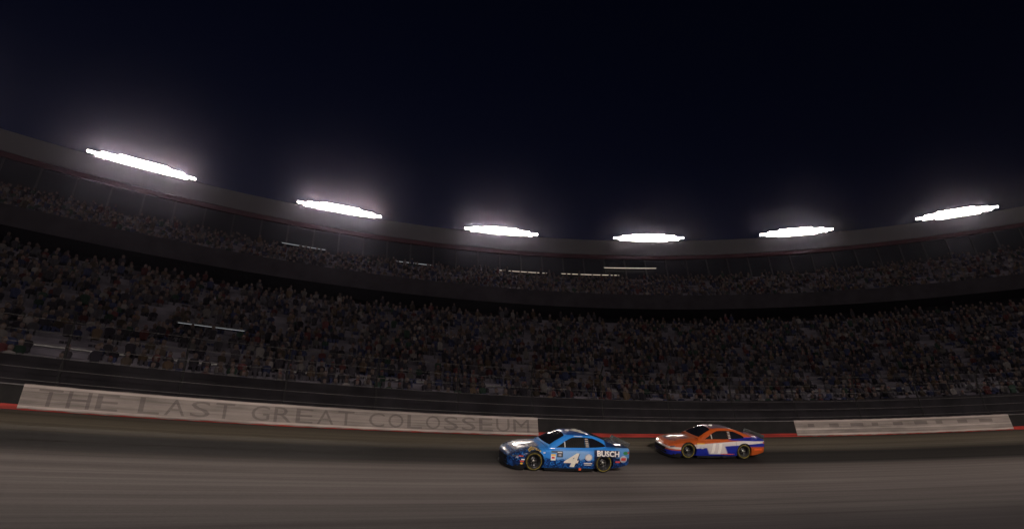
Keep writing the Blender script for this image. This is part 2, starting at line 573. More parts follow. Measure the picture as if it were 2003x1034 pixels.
def crowd(name, p0, p1, n, dens, label):
    tv, tf, part = person_template()
    pal = np.array([(.030, .027, .036), (.05, .045, .055), (.085, .08, .095), (.035, .04, .085), (.085, .03, .032), (.13, .12, .12),
                    (.07, .055, .045), (.03, .05, .04), (.10, .07, .05), (.22, .20, .20)])
    pw = np.array([.22, .18, .12, .12, .07, .07, .08, .06, .05, .03]); pw /= pw.sum()
    V, C, F = [], [], []
    cnt = 0
    for i in range(n):
        r = p0[0] + (p1[0] - p0[0]) * (i + .55) / n
        z = p0[1] + (p1[1] - p0[1]) * i / n + .44
        step = math.degrees(.50 / r)
        a = VA0 + 1
        while a < VA1 - 1:
            a += step * rng.uniform(.94, 1.1)
            if rng.random() > dens * (.75 + .5 * math.sin(a * .9 + i * .21) ** 2): continue
            s = rng.uniform(.9, 1.08)
            q = tv * s
            if rng.random() < .12:        # standing up
                q = q.copy(); q[:, 2] += .38 * (part != 3); q[part == 3, 0] *= .3
            th = rng.normal(0, .25)
            c_, s_ = math.cos(th), math.sin(th)
            q = np.stack([q[:, 0] * c_ - q[:, 1] * s_, q[:, 0] * s_ + q[:, 1] * c_, q[:, 2]], 1)
            ca, sa = math.cos(R(a)), math.sin(R(a))
            rr = r + q[:, 0]
            V.append(np.stack([rr * ca - q[:, 1] * sa, rr * sa + q[:, 1] * ca, z + q[:, 2]], 1))
            top = pal[rng.choice(len(pal), p=pw)] * rng.uniform(.45, .95)
            leg = pal[rng.choice(4)]
            skin = np.array([(.11, .082, .078), (.07, .052, .050), (.125, .095, .088)][rng.integers(3)])
            hair = np.array([(.03, .02, .015), (.10, .06, .03), (.02, .02, .02), (.15, .03, .03)][rng.integers(4)])
            C.append(np.stack([top, skin, hair, leg])[part])
            F += [tuple(k + cnt for k in t) for t in tf]
            cnt += len(tv)
    V = np.concatenate(V); C = np.concatenate(C)
    me = bpy.data.meshes.new(name)
    me.from_pydata(V.tolist(), [], F)
    ca = me.color_attributes.new('cloth', 'FLOAT_COLOR', 'POINT')
    ca.data.foreach_set('color', np.concatenate([C, np.ones((len(C), 1))], 1).astype(np.float32).ravel())
    o = link(name, me, None, (M_CROWD,))
    o.location = (CX, CY, ZG)
    tag(o, label, kind='stuff')
    return o
crowd('crowd', L0, L1, NL, .62, 'dim mass of seated spectators filling the lower grandstand tier')
crowd('crowd', U0, U1, NU, .50, 'dim mass of seated spectators in the dark upper tier')

# ------------------------------------------------------------------ strip lights in the stands
def strip(px_ang, r, z, length, cool, label):
    t = empty('strip_light', (CX, CY, ZG))
    tag(t, label, 'light', 'small strip lights in the grandstand')
    h = math.degrees(length / 2 / r)
    w = .020 if r > 100 else .007
    lathe('tube', [(r - w, z - w), (r + w, z - w), (r + w, z + w), (r - w, z + w)], px_ang - h, px_ang + h, 12, closed=True, caps=True, parent=t, mats=(M_TUBE2 if cool else M_TUBE,))
    lathe('housing', [(r - .02, z + w + .004), (r + .12, z + w + .004), (r + .12, z + w + .08), (r - .02, z + w + .08)], px_ang - h - .05, px_ang + h + .05, 12, closed=True, caps=True, parent=t, mats=(M_HOUSING,))
RS = 110.5
strip(105.0, RS, 29.68, 6.0, False, 'left one of the two long warm strip lights below the rim at centre')
strip(100.7, RS, 29.72, 7.0, False, 'right one of the two long warm strip lights below the rim at centre')
strip(98.1, RS, 30.69, 6.4, False, 'upper warm strip light below the fourth floodlight rack')
strip(104.1, RS, 28.95, 4.0, True, 'short cool strip light just under the long warm ones at centre')
strip(111.5, RS, 29.51, 4.2, True, 'faint strip light between the second and third floodlight racks')
strip(75.6, RS, 29.05, 3.0, False, 'warm strip light at the far right edge below the rim')
strip(117.3, RS, 29.65, 4.2, True, 'faint strip light below the second floodlight rack')
strip(121.3, 88.0, 11.9, 3.2, True, 'pale strip light low in the left grandstand tier')

# ------------------------------------------------------------------ floodlight racks on the rim
RR, HR = 111.9, 35.675
ROWS = ((.42, 6), (.21, 10), (0.0, 13), (-.21, 11), (-.42, 7))
LW, LH = .335, .100                          # half width and height of a lamp head
TILT = R(33)
def rack_meshes():
    def ring(x, w, h, c):
        return [(x, sy * (w - dy), sz * (h - dz)) for sy, sz, dy, dz in ((-1, -1, 0, c), (-1, -1, c, 0), (1, -1, c, 0), (1, -1, 0, c), (1, 1, 0, c), (1, 1, c, 0), (-1, 1, c, 0), (-1, 1, 0, c))]
    hv = ring(0, LW, LH, .05) + ring(-.10, LW, LH, .05) + ring(-.26, LW * .6, LH * .6, .04)
    hf = [tuple(range(8)), tuple(range(23, 15, -1))] + [(a * 8 + k, a * 8 + (k + 1) % 8, a * 8 + 8 + (k + 1) % 8, a * 8 + 8 + k) for a in (0, 1) for k in range(8)]
    hous = MB().add(hv, hf).mesh('lamp'); hous.materials.append(M_HOUSING)
    me = bpy.data.meshes.new('lens'); me.from_pydata(ring(.008, LW * .97, LH * .96, .05), [], [tuple(range(8))]); me.materials.append(M_LENS)
    fr = MB()
    for z, n_ in ROWS:
        fr.tube([(-.34, -n_ * .35, z), (-.34, n_ * .35, z)], .05, 6)
    for y in (-2.8, -1.4, 1.4, 2.8):
        fr.tube([(-.42, y, -.45), (-.42, y, .42)], .05, 6)
    frm = fr.mesh('frame'); frm.materials.append(M_STEEL)
    po = MB().tube([(-.62, 0, -1.35), (-.62, 0, .3)], .09, 8).mesh('support_post'); po.materials.append(M_STEEL)
    return hous, me, frm, po
HM, LM, FM, PM = rack_meshes()
def spots():
    for z, n in ROWS:
        for k in range(n):
            yield (k - (n - 1) / 2) * .70, z
LONG = ((-1.86, 18.0, 11.0, P_LONG), (1.86, 18.0, 11.0, P_LONG))
SHORT = tuple((y_, 33.0, 15.0, P_SHORT / 3) for y_ in (-3.0, 0.0, 3.0))
def beams(t, sets):
    """the aimed light of the rack's lamps: projectors thrown across the bowl, or down onto the near track"""
    for y, down, half, pw in sets:
        ld = bpy.data.lights.new('beam', 'SPOT')
        ld.energy = pw; ld.color = LAMP_COL; ld.shadow_soft_size = .16
        ld.spot_size = R(half * 2); ld.spot_blend = .3
        l = bpy.data.objects.new('beam', ld); COL.objects.link(l); l.parent = t
        l.location = (.17, y, 0)
        d = Vector((math.cos(R(down)), 0, -math.sin(R(down))))
        l.rotation_euler = d.to_track_quat('-Z', 'Y').to_euler()
def rack(angle, label):
    t = empty('floodlight_rack', (CX + RR * math.cos(R(angle)), CY + RR * math.sin(R(angle)), ZG + HR))
    t.rotation_euler.z = R(angle) + math.pi          # local +x points to the infield
    tag(t, label, 'floodlight', 'floodlight racks along the stadium rim')
    f = bpy.data.objects.new('frame', FM); COL.objects.link(f); f.parent = t
    for y in (-3.2, 0, 3.2):
        p = bpy.data.objects.new('support_post', PM); COL.objects.link(p); p.parent = t; p.location = (0, y, 0)
    for y, z in spots():
        l = bpy.data.objects.new('lamp', HM); COL.objects.link(l); l.parent = t
        l.location = (0, y, z); l.rotation_euler = (0, TILT, 0)
        e = bpy.data.objects.new('lens', LM); COL.objects.link(e); e.parent = l
    beams(t, SHORT)
    return t
PH0, DPH = 125.197, 9.644
names = ['leftmost and highest glowing floodlight rack on the stadium rim', 'second glowing floodlight rack from the left on the rim',
         'third glowing floodlight rack from the left, above the blue race car', 'fourth glowing floodlight rack from the left, lowest in the picture',
         'fifth glowing floodlight rack from the left, above the orange race car', 'rightmost glowing floodlight rack on the stadium rim']
for k in range(6):
    rack(PH0 - k * DPH, names[k])
# the rest of the ring, out of the picture: whole racks, one mesh each
mb = MB(); lm = []
FR = MB()
for z, n_ in ROWS: FR.tube([(-.34, -n_ * .35, z), (-.34, n_ * .35, z)], .05, 5)
for y in (-3.2, 0, 3.2): FR.tube([(-.62, y, -1.35), (-.62, y, .3)], .09, 5)
v = list(FR.v); f = list(FR.f); mi = [0] * len(f)
ct, st_ = math.cos(TILT), math.sin(TILT)
for y, z in spots():
    b = len(v)
    for ly, lz in ((-LW, -LH), (LW, -LH), (LW, LH), (-LW, LH)):
        v.append((lz * st_, y + ly, z + lz * ct))
    f.append(tuple(range(b, b + 4))); mi.append(1)
me = bpy.data.meshes.new('floodlight_rack'); me.from_pydata(v, [], f)
me.materials.append(M_STEEL); me.materials.append(M_LENS)
me.polygons.foreach_set('material_index', mi)
nrest = 31
gap = (360 - 5 * DPH) / (nrest + 1)
for i in range(nrest):
    a = PH0 + gap * (i + 1)
    t = bpy.data.objects.new('floodlight_rack', me); COL.objects.link(t)
    t.location = (CX + RR * math.cos(R(a)), CY + RR * math.sin(R(a)), ZG + HR)
    t.rotation_euler.z = R(a) + math.pi
    beams(t, LONG + SHORT)
    tag(t, 'floodlight rack on the part of the rim outside the picture', 'floodlight', 'floodlight racks outside the picture')

#CARS_BEGIN
# ------------------------------------------------------------------ stock cars
# local frame: +x nose, +y driver's side, z up, origin on the ground under the middle of the wheelbase
XF, XR = 1.395, -1.395
def ip(x, t): 
    return float(np.interp(x, [a for a, _ in t][::-1], [b for _, b in t][::-1]))
T_W = [(2.46, .34), (2.43, .52), (2.36, .69), (2.24, .815), (2.05, .91), (1.8, .965), (1.4, .985), (.9, .965), (0, .96), (-.8, .965), (-1.4, .985), (-2.0, .965), (-2.3, .93), (-2.44, .885), (-2.47, .86)]
T_ZB = [(2.46, .17), (2.40, .13), (2.2, .11), (1.4, .12), (-1.4, .13), (-2.0, .19), (-2.47, .30)]
T_ZS = [(2.46, .44), (2.42, .50), (2.3, .57), (2.0, .655), (1.6, .735), (1.2, .775), (.7, .80), (0, .815), (-.8, .84), (-1.4, .88), (-2.0, .905), (-2.40, .915), (-2.47, .90)]
T_ZC = [(2.46, .46), (2.42, .53), (2.3, .615), (2.0, .725), (1.6, .815), (1.2, .865), (.8, .885), (0, .90), (-.8, .92), (-1.4, .94), (-2.0, .96), (-2.40, .965), (-2.47, .94)]

NS = lambda x: x if x <= 1.8 else 1.8 + (x - 1.8) * .86        # short front overhang
T_W, T_ZB, T_ZS, T_ZC = [[(NS(a), b) for a, b in t] for t in (T_W, T_ZB, T_ZS, T_ZC)]

def body_section(x):
    w, zb, zs, zc = ip(x, T_W), ip(x, T_ZB), ip(x, T_ZS), ip(x, T_ZC)
    h = zs - zb
    return [(0, zb), (w * .88, zb), (w * .955, zb + .018), (w * .975, zb + .10 * h), (w * .993, zb + .26 * h), (w, zb + .42 * h),
            (w * .998, zb + .58 * h), (w * .989, zb + .74 * h), (w * .975, zb + .85 * h), (w * .955, zb + .93 * h), (w * .915, zb + .98 * h), (w * .875, zs), (w * .83, zs + .10 * (zc - zs)),
            (w * .70, zs + .42 * (zc - zs)), (w * .50, zs + .74 * (zc - zs)), (w * .25, zs + .94 * (zc - zs)), (0, zc)]

def loft(xs, sec):
    v, f = [], []
    S = []
    for x in xs:
        s = sec(x)
        ring = [(x, y, z) for y, z in s] + [(x, -y, z) for y, z in s[-2:0:-1]]
        S.append(len(ring)); v += ring
    k = S[0]
    for i in range(len(xs) - 1):
        for j in range(k):
            j2 = (j + 1) % k
            f.append((i * k + j, i * k + j2, (i + 1) * k + j2, (i + 1) * k + j))
    f.append(tuple(range(k))); f.append(tuple((len(xs) - 1) * k + j for j in reversed(range(k))))
    return v, f

def clean_mesh(name, v, f, ang=35):
    me = bpy.data.meshes.new(name)
    me.from_pydata(v, [], f)
    bm = bmesh.new(); bm.from_mesh(me)
    bmesh.ops.remove_doubles(bm, verts=bm.verts, dist=.0005)
    bmesh.ops.recalc_face_normals(bm, faces=bm.faces)
    bm.to_mesh(me); bm.free()
    me.polygons.foreach_set('use_smooth', [True] * len(me.polygons))
    me.set_sharp_from_angle(angle=R(ang))
    return me

def cut_arches(me):
    """wheel openings cut into the solid body"""
    ob = bpy.data.objects.new('tmp', me); COL.objects.link(ob)
    c = MB()
    for x in (XF, XR):
        for s in (1, -1):
            c.spin([(.60 * s, .385), (1.25 * s, .385)], 'y', 40, (x, 0, .35))
    cu = bpy.data.objects.new('cut', c.mesh('cut')); COL.objects.link(cu)
    md = ob.modifiers.new('b', 'BOOLEAN'); md.object = cu; md.operation = 'DIFFERENCE'; md.solver = 'EXACT'
    dg = bpy.context.evaluated_depsgraph_get()
    out = bpy.data.meshes.new_from_object(ob.evaluated_get(dg))
    bpy.data.objects.remove(ob); bpy.data.objects.remove(cu)
    out.polygons.foreach_set('use_smooth', [True] * len(out.polygons))
    out.set_sharp_from_angle(angle=R(32))
    return out

bx_ = [2.46, 2.45, 2.43, 2.40, 2.36, 2.30, 2.24, 2.15, 2.05, 1.92] + [1.8 - .1 * i for i in range(40)] + [-2.2, -2.3, -2.38, -2.44, -2.47]
bx_ = sorted(set(round(NS(a), 3) for a in bx_), reverse=True)
# greenhouse: roof line, width falls with height
T_TOP = [(.86, .865), (.70, .955), (.45, 1.10), (.20, 1.215), (.02, 1.275), (-.15, 1.305), (-.4, 1.315), (-.7, 1.31), (-.95, 1.28), (-1.25, 1.205), (-1.55, 1.105), (-1.8, 1.03), (-2.0, .955)]
def gw(z, x):
    base = .815 - .05 * max(0, (x - .3)) - .14 * max(0, (-x - 1.1))
    return base - (z - .86) * .56 - .10 * max(0, z - 1.15)
def green_section(x):
    zt_ = ip(x, T_TOP)
    z0 = .76
    pts = [(0, z0), (gw(z0, x), z0)]
    for t in (.25, .5, .75, .92):
        z = z0 + (zt_ - .03 - z0) * t
        pts.append((gw(z, x) + .018 * math.sin(math.pi * t), z))
    w = gw(zt_, x)
    pts += [(w * .985, zt_ - .022), (w * .93, zt_ - .004), (w * .75, zt_ + .012), (w * .45, zt_ + .026), (0, zt_ + .032)]
    return pts
gx_ = sorted(set([.86, .8] + [round(.75 - .1 * i, 3) for i in range(28)] + [-2.0, .02, -.15]), reverse=True)

v, f = loft(bx_, body_section)
BODY_SOLID = clean_mesh('body', v, f)
v, f = loft(gx_, green_section)
CABIN = clean_mesh('cabin', v, f, 50)
def bvh_of(*meshes):
    vv, ff = [], []
    for me in meshes:
        b = len(vv)
        vv += [tuple(q.co) for q in me.vertices]
        ff += [tuple(i + b for i in p.vertices) for p in me.polygons]
    return BVHTree.FromPolygons(vv, ff)
BVH = bvh_of(BODY_SOLID, CABIN)
BODY = cut_arches(BODY_SOLID)

def dense(poly_v, poly_f, size=.07):
    bm = bmesh.new()
    vs_ = [bm.verts.new((a, b, 0)) for a, b in poly_v]
    for q in poly_f:
        try: bm.faces.new([vs_[i] for i in q])
        except ValueError: pass
    bmesh.ops.triangulate(bm, faces=bm.faces)
    for _ in range(6):
        ed = [e for e in bm.edges if e.calc_length() > size]
        if not ed: break
        bmesh.ops.subdivide_edges(bm, edges=ed, cuts=1)
        bmesh.ops.triangulate(bm, faces=[q for q in bm.faces if len(q.verts) > 3])
    bm.verts.index_update()
    v_ = [(q.co.x, q.co.y) for q in bm.verts]
    f_ = [tuple(w.index for w in q.verts) for q in bm.faces]
    bm.free()
    return v_, f_

def drape(name, v2, f2, how, off, mt, parent, size=.07):
    """lay a flat outline on the bodywork. how: 'L' (x,z) from the driver's side, 'T' (x,y) from above, 'F' (y,z) from the front"""
    v2, f2 = dense(v2, f2, size)
    out = []
    for a, b in v2:
        if how == 'L': o_, d = Vector((a, 3, b)), Vector((0, -1, 0))
        elif how == 'S': o_, d = Vector((a, -3, b)), Vector((0, 1, 0))
        elif how == 'T': o_, d = Vector((a, b, 3)), Vector((0, 0, -1))
        elif how == 'F': o_, d = Vector((4, a, b)), Vector((-1, 0, 0))
        else: o_, d = Vector((-4, a, b)), Vector((1, 0, 0))
        h, n, _, _ = BVH.ray_cast(o_, d)
        if h is None:
            h = o_ + d * (2.1 if how in 'LS' else 2); n = -d
        if n.dot(d) > 0: n = -n
        out.append(tuple(h + n * off))
    me = bpy.data.meshes.new(name)
    me.from_pydata(out, [], f2)
    bm = bmesh.new(); bm.from_mesh(me)
    want = {'L': (0, 1, 0), 'S': (0, -1, 0), 'T': (0, 0, 1), 'F': (1, 0, 0), 'B': (-1, 0, 0)}[how]
    for q in bm.faces:
        if q.normal.dot(Vector(want)) < 0: q.normal_flip()
    bm.to_mesh(me); bm.free()
    me.polygons.foreach_set('use_smooth', [True] * len(me.polygons))
    return link(name, me, parent, (mt,))

def rect(x0, x1, z0, z1, sh=0.0):
    return [(x0, z0), (x1, z0), (x1 - sh, z1), (x0 - sh, z1)], [(0, 1, 2, 3)]
def disc(cx_, cz_, rx, rz_, n=20):
    return [(cx_ + rx * math.cos(2 * math.pi * k / n), cz_ + rz_ * math.sin(2 * math.pi * k / n)) for k in range(n)], [tuple(range(n))]
def side_text(body, x0, z0, w, h, **kw):
    """reads nose to tail on the driver's side: box starts at x0 (towards the nose), bottom z0"""
    tv, tf = text_mesh(body, 1.0, **kw)
    lo, hi = tv.min(0), tv.max(0)
    tv = (tv - lo) / (hi - lo)
    return [(x0 - a * w, z0 + b * h) for a, b in tv], tf

# ---- materials of the cars
M_TYRE = mat('tyre_rubber', (.022, .021, .020), .75, scale=20, bump=.1)
M_YEL = mat('yellow_tyre_print', (.13, .105, .025), .6, scale=12, var=.3)
M_YEL2 = mat('yellow_tyre_letters', (.19, .155, .03), .6, scale=12, var=.3)
M_RIM = mat('black_rim', (.030, .030, .032), .35, .6, scale=12)
M_HUB = mat('hub_steel', (.45, .43, .40), .3, .9, scale=10)
M_BLACK = mat('black_trim', (.012, .012, .013), .45, scale=10)
M_LINER = mat('arch_liner', (.006, .006, .006), .9, scale=5)
M_WSHIELD = mat('windshield', (.010, .011, .016), .06, scale=2, var=.1)
M_DARKWIN = mat('dark_window_opening', (.008, .008, .009), .5, scale=4)
M_NET = mat('window_net', (.02, .018, .018), .8, scale=30)
M_BAR = mat('roll_bar', (.52, .48, .46), .4, scale=8)
M_SEAT = mat('seat_stripes', (.55, .47, .44), .6, scale=8)
M_WHITE = mat('white_vinyl', (.80, .76, .71), .35, coat=.5, var=.05, scale=4)
M_CREAM = mat('cream_vinyl', (.78, .72, .62), .35, coat=.5, var=.05, scale=4)
M_SHADE = mat('number_shadow', (.02, .025, .06), .4, coat=.5)
M_DYEL = mat('yellow_decal', (.75, .48, .03), .4, coat=.3, var=.1)
M_DRED = mat('red_decal', (.55, .05, .04), .4, coat=.3, var=.1)
M_DGRN = mat('green_decal', (.03, .20, .06), .4, coat=.3, var=.2)
M_DBLK = mat('black_decal', (.02, .02, .022), .4, coat=.3)
M_DORG = mat('orange_jack_tab', (.70, .10, .03), .4, var=.1)
M_LAMP = mat('headlight_decal', (.10, .12, .17), .2, coat=1, scale=12, var=.5)
M_SILV = mat('silver_decal', (.50, .50, .55), .3, .4, coat=.5, scale=9, var=.35)
M_SPOIL = mat('spoiler_sheet', (.010, .010, .013), .5, spec=.1)

def blue_paint():
    mt, nt, b = new_mat('blue_race_paint')
    g = NT(nt)
    obj, x, y, z = g.objxyz()
    n1 = g.noise(obj, 2.6, 5, .65); n2 = g.noise(obj, 7.0, 5, .7); n3 = g.noise(obj, 16.0, 3, .7)
    BR, MID, DK, PALE, NAVY = (.030, .235, .70), (.010, .085, .34), (.004, .022, .11), (.24, .42, .70), (.005, .012, .05)
    # rocky dark range rising from the sills, pale sky above it on the doors
    ridge = g.math('ADD', .26, g.math('MULTIPLY', n1, .46))
    rock = g.step(g.math('SUBTRACT', ridge, z), -.03, .05)
    tex = g.mix(g.step(n2, .47, .58), DK, MID)
    tex = g.mix(g.math('MULTIPLY', g.step(n3, .53, .62), .8), tex, BR)
    pale = g.math('MULTIPLY', g.step(g.math('ABSOLUTE', g.math('ADD', x, .10)), 1.0, .45), g.step(z, .84, .72))
    sky_ = g.mix(g.math('MULTIPLY', pale, .85), BR, PALE)
    c = g.mix(rock, sky_, tex)
    # nose and front fenders: dark blue with splashes
    nose = g.step(g.math('ADD', x, g.math('MULTIPLY', n2, .16)), 1.22, 1.32)
    nt_ = g.mix(g.step(n1, .53, .66), (.003, .014, .07), MID)
    nt_ = g.mix(g.math('MULTIPLY', g.step(n3, .56, .63), .8), nt_, BR)
    c = g.mix(nose, c, nt_)
    # white foam splash over the hood
    hood = g.math('MULTIPLY', g.step(g.math('ABSOLUTE', y), .60, .50), g.step(z, .655, .69))
    hx = g.math('MULTIPLY', g.step(g.math('ADD', x, g.math('MULTIPLY', n2, .5)), 1.28, 1.50), g.step(x, 2.22, 2.10))
    c = g.mix(g.math('MULTIPLY', hood, hx), c, g.mix(g.step(n3, .40, .62), (.09, .09, .14), (.34, .32, .34)))
    # roof top darker blue
    rf = g.step(z, 1.262, 1.285)
    c = g.mix(rf, c, (.010, .055, .24))
    # navy slash behind the door and along the tail's lower half
    dx = g.math('ADD', x, g.math('MULTIPLY', n2, .12))
    sl = g.math('MULTIPLY', g.step(dx, -.86, -.96), g.step(z, .85, .82))
    c = g.mix(sl, c, NAVY)
    tail = g.math('MULTIPLY', g.step(dx, -1.75, -1.90), g.step(z, .52, .60))
    c = g.mix(tail, c, (.10, .27, .58))
    low = g.math('MULTIPLY', g.step(dx, -1.55, -1.65), g.step(z, .60, .52))
    c = g.mix(low, c, g.mix(g.step(n2, .45, .6), NAVY, MID))
    # deck lid dark
    dk = g.math('MULTIPLY', g.step(x, -1.45, -1.55), g.step(g.math('ABSOLUTE', y), .80, .76))
    dk = g.math('MULTIPLY', dk, g.step(z, .905, .92))
    c = g.mix(dk, c, (.008, .02, .07))
    nt.links.new(c, b.inputs['Base Color'])
    b.inputs['Roughness'].default_value = .4
    b.inputs['Specular IOR Level'].default_value = .12
    b.inputs['Coat Weight'].default_value = .9
    b.inputs['Coat Roughness'].default_value = .03
    return mt

def orange_paint():
    mt, nt, b = new_mat('orange_white_blue_race_paint')
    g = NT(nt)
    obj, x, y, z = g.objxyz()
    n2 = g.noise(obj, 5.0, 4, .6)
    OR, WH, BL = (.42, .078, .014), (.60, .55, .54), (.012, .022, .26)
    # orange front, roof rails and rear corner; white swoosh along the side; blue bands
    c = g.mix(0.0, OR, OR)
    edge = g.math('SUBTRACT', g.math('ADD', .585, g.math('MULTIPLY', x, -.085)), z)        # rises to the tail
    side = g.step(x, 1.35, 1.05)
    c = g.mix(g.math('MULTIPLY', side, g.step(edge, -.16, -.12)), c, WH)
    bb = g.math('MULTIPLY', g.step(edge, .02, .06), g.step(x, 1.25, 1.10))
    bb = g.math('MULTIPLY', bb, g.step(g.math('ABSOLUTE', g.math('ADD', g.math('ADD', x, .20), g.math('MULTIPLY', z, -.45))), .40, .52))
    c = g.mix(bb, c, BL)
    c = g.mix(g.math('MULTIPLY', g.step(z, .24, .20), g.step(x, -1.0, -.7)), c, BL)
    sh = g.math('MULTIPLY', g.step(x, -.55, -.9), g.step(z, .82, .85))
    sh = g.math('MULTIPLY', sh, g.step(z, .98, .93))
    c = g.mix(sh, c, BL)
    c = g.mix(g.math('MULTIPLY', g.step(x, -1.35, -1.55), g.step(z, .62, .54)), c, OR)
    fr = g.math('MULTIPLY', g.step(x, 1.70, 1.78), g.step(z, .52, .49))
    c = g.mix(g.math('MULTIPLY', fr, g.step(z, .40, .42)), c, WH)
    c = g.mix(g.math('MULTIPLY', fr, g.step(z, .36, .33)), c, BL)
    hood = g.math('MULTIPLY', g.step(x, .95, 1.15), g.step(g.math('ABSOLUTE', y), .60, .52))
    c = g.mix(g.math('MULTIPLY', hood, g.step(z, .66, .70)), c, g.mix(g.step(n2, .4, .6), (.12, .06, .08), (.30, .11, .06)))
    rf = g.math('MULTIPLY', g.step(z, 1.268, 1.29), g.step(g.math('ABSOLUTE', y), .50, .46))
    c = g.mix(rf, c, (.14, .09, .13))
    nt.links.new(c, b.inputs['Base Color'])
    b.inputs['Roughness'].default_value = .4
    b.inputs['Specular IOR Level'].default_value = .12
    b.inputs['Coat Weight'].default_value = .9
    b.inputs['Coat Roughness'].default_value = .03
    return mt

# ---- shared wheel meshes
def wheel_meshes():
    W2 = .15
    t = MB().spin([(-W2 * .7, .22), (-W2, .26), (-W2, .315), (-W2 * .82, .345), (-W2 * .4, .352), (W2 * .4, .352), (W2 * .82, .345), (W2, .315), (W2 + .004, .285), (W2, .26), (W2 * .7, .22)], 'y', 40, cap=False).mesh('tyre', True)
    t.materials.append(M_TYRE)
    rg = MB().spin([(W2 + .0065, .266), (W2 + .0075, .303)], 'y', 40, cap=False).mesh('tyre_band', True); rg.materials.append(M_YEL)
    rm = MB().spin([(W2 * .72, .222), (W2 * .9, .232), (W2 * .95, .262), (W2 * .82, .258), (W2 * .62, .205), (W2 * .15, .185), (W2 * .05, .15), (W2 * .25, .12), (W2 * .34, .06), (W2 * .34, .0001)], 'y', 32, cap=False)
    rmm = rm.mesh('rim', True); rmm.materials.append(M_RIM)
    hb = MB().spin([(W2 * .2, .055), (W2 * .62, .050), (W2 * .70, .035), (W2 * .70, .0001)], 'y', 16, cap=False)
    for k in range(5):
        a = 2 * math.pi * k / 5
        hb.spin([(W2 * .22, .016), (W2 * .5, .014), (W2 * .5, .0001)], 'y', 6, (.098 * math.cos(a), 0, .098 * math.sin(a)), cap=False)
    hbm = hb.mesh('hub', True); hbm.materials.append(M_HUB)
    ho = MB()
    for k in range(10):
        a = 2 * math.pi * (k + .5) / 10
        ho.spin([(W2 * .14, .024), (W2 * .19, .022), (W2 * .19, .0001)], 'y', 8, (.163 * math.cos(a), 0, .163 * math.sin(a)), cap=False)
    hom = ho.mesh('vent_hole', True); hom.materials.append(M_BLACK)
    # lettering round the sidewall
    vv, ff = [], []
    for start, word in ((205, 'GOODYEAR'), (25, 'GOODYEAR')):
        n = len(word)
        for i, ch in enumerate(word):
            tv, tf = text_mesh(ch, 1.0, bold=.03)
            lo, hi = tv.min(0), tv.max(0); tv = (tv - lo) / (hi - lo)
            a_c = R(start - i * 17.5)
            b = len(vv)
            for a, q in tv:
                ang = a_c - (a - .5) * R(13); rr = .268 + q * .033
                # viewed from outside (+y) with nose on the left: screen right is -x
                vv.append((-rr * math.cos(ang), W2 + .010, rr * math.sin(ang)))
            ff += [tuple(k + b for k in t_) for t_ in tf]
    lt = bpy.data.meshes.new('tyre_lettering'); lt.from_pydata(vv, [], ff); lt.materials.append(M_YEL2)
    return t, rg, rmm, hbm, hom, lt
W_T, W_B, W_R, W_H, W_V, W_L = wheel_meshes()

def child(name, me, parent, loc=None, rot=None):
    o = bpy.data.objects.new(name, me); COL.objects.link(o); o.parent = parent
    if loc: o.location = loc
    if rot: o.rotation_euler = rot
    return o

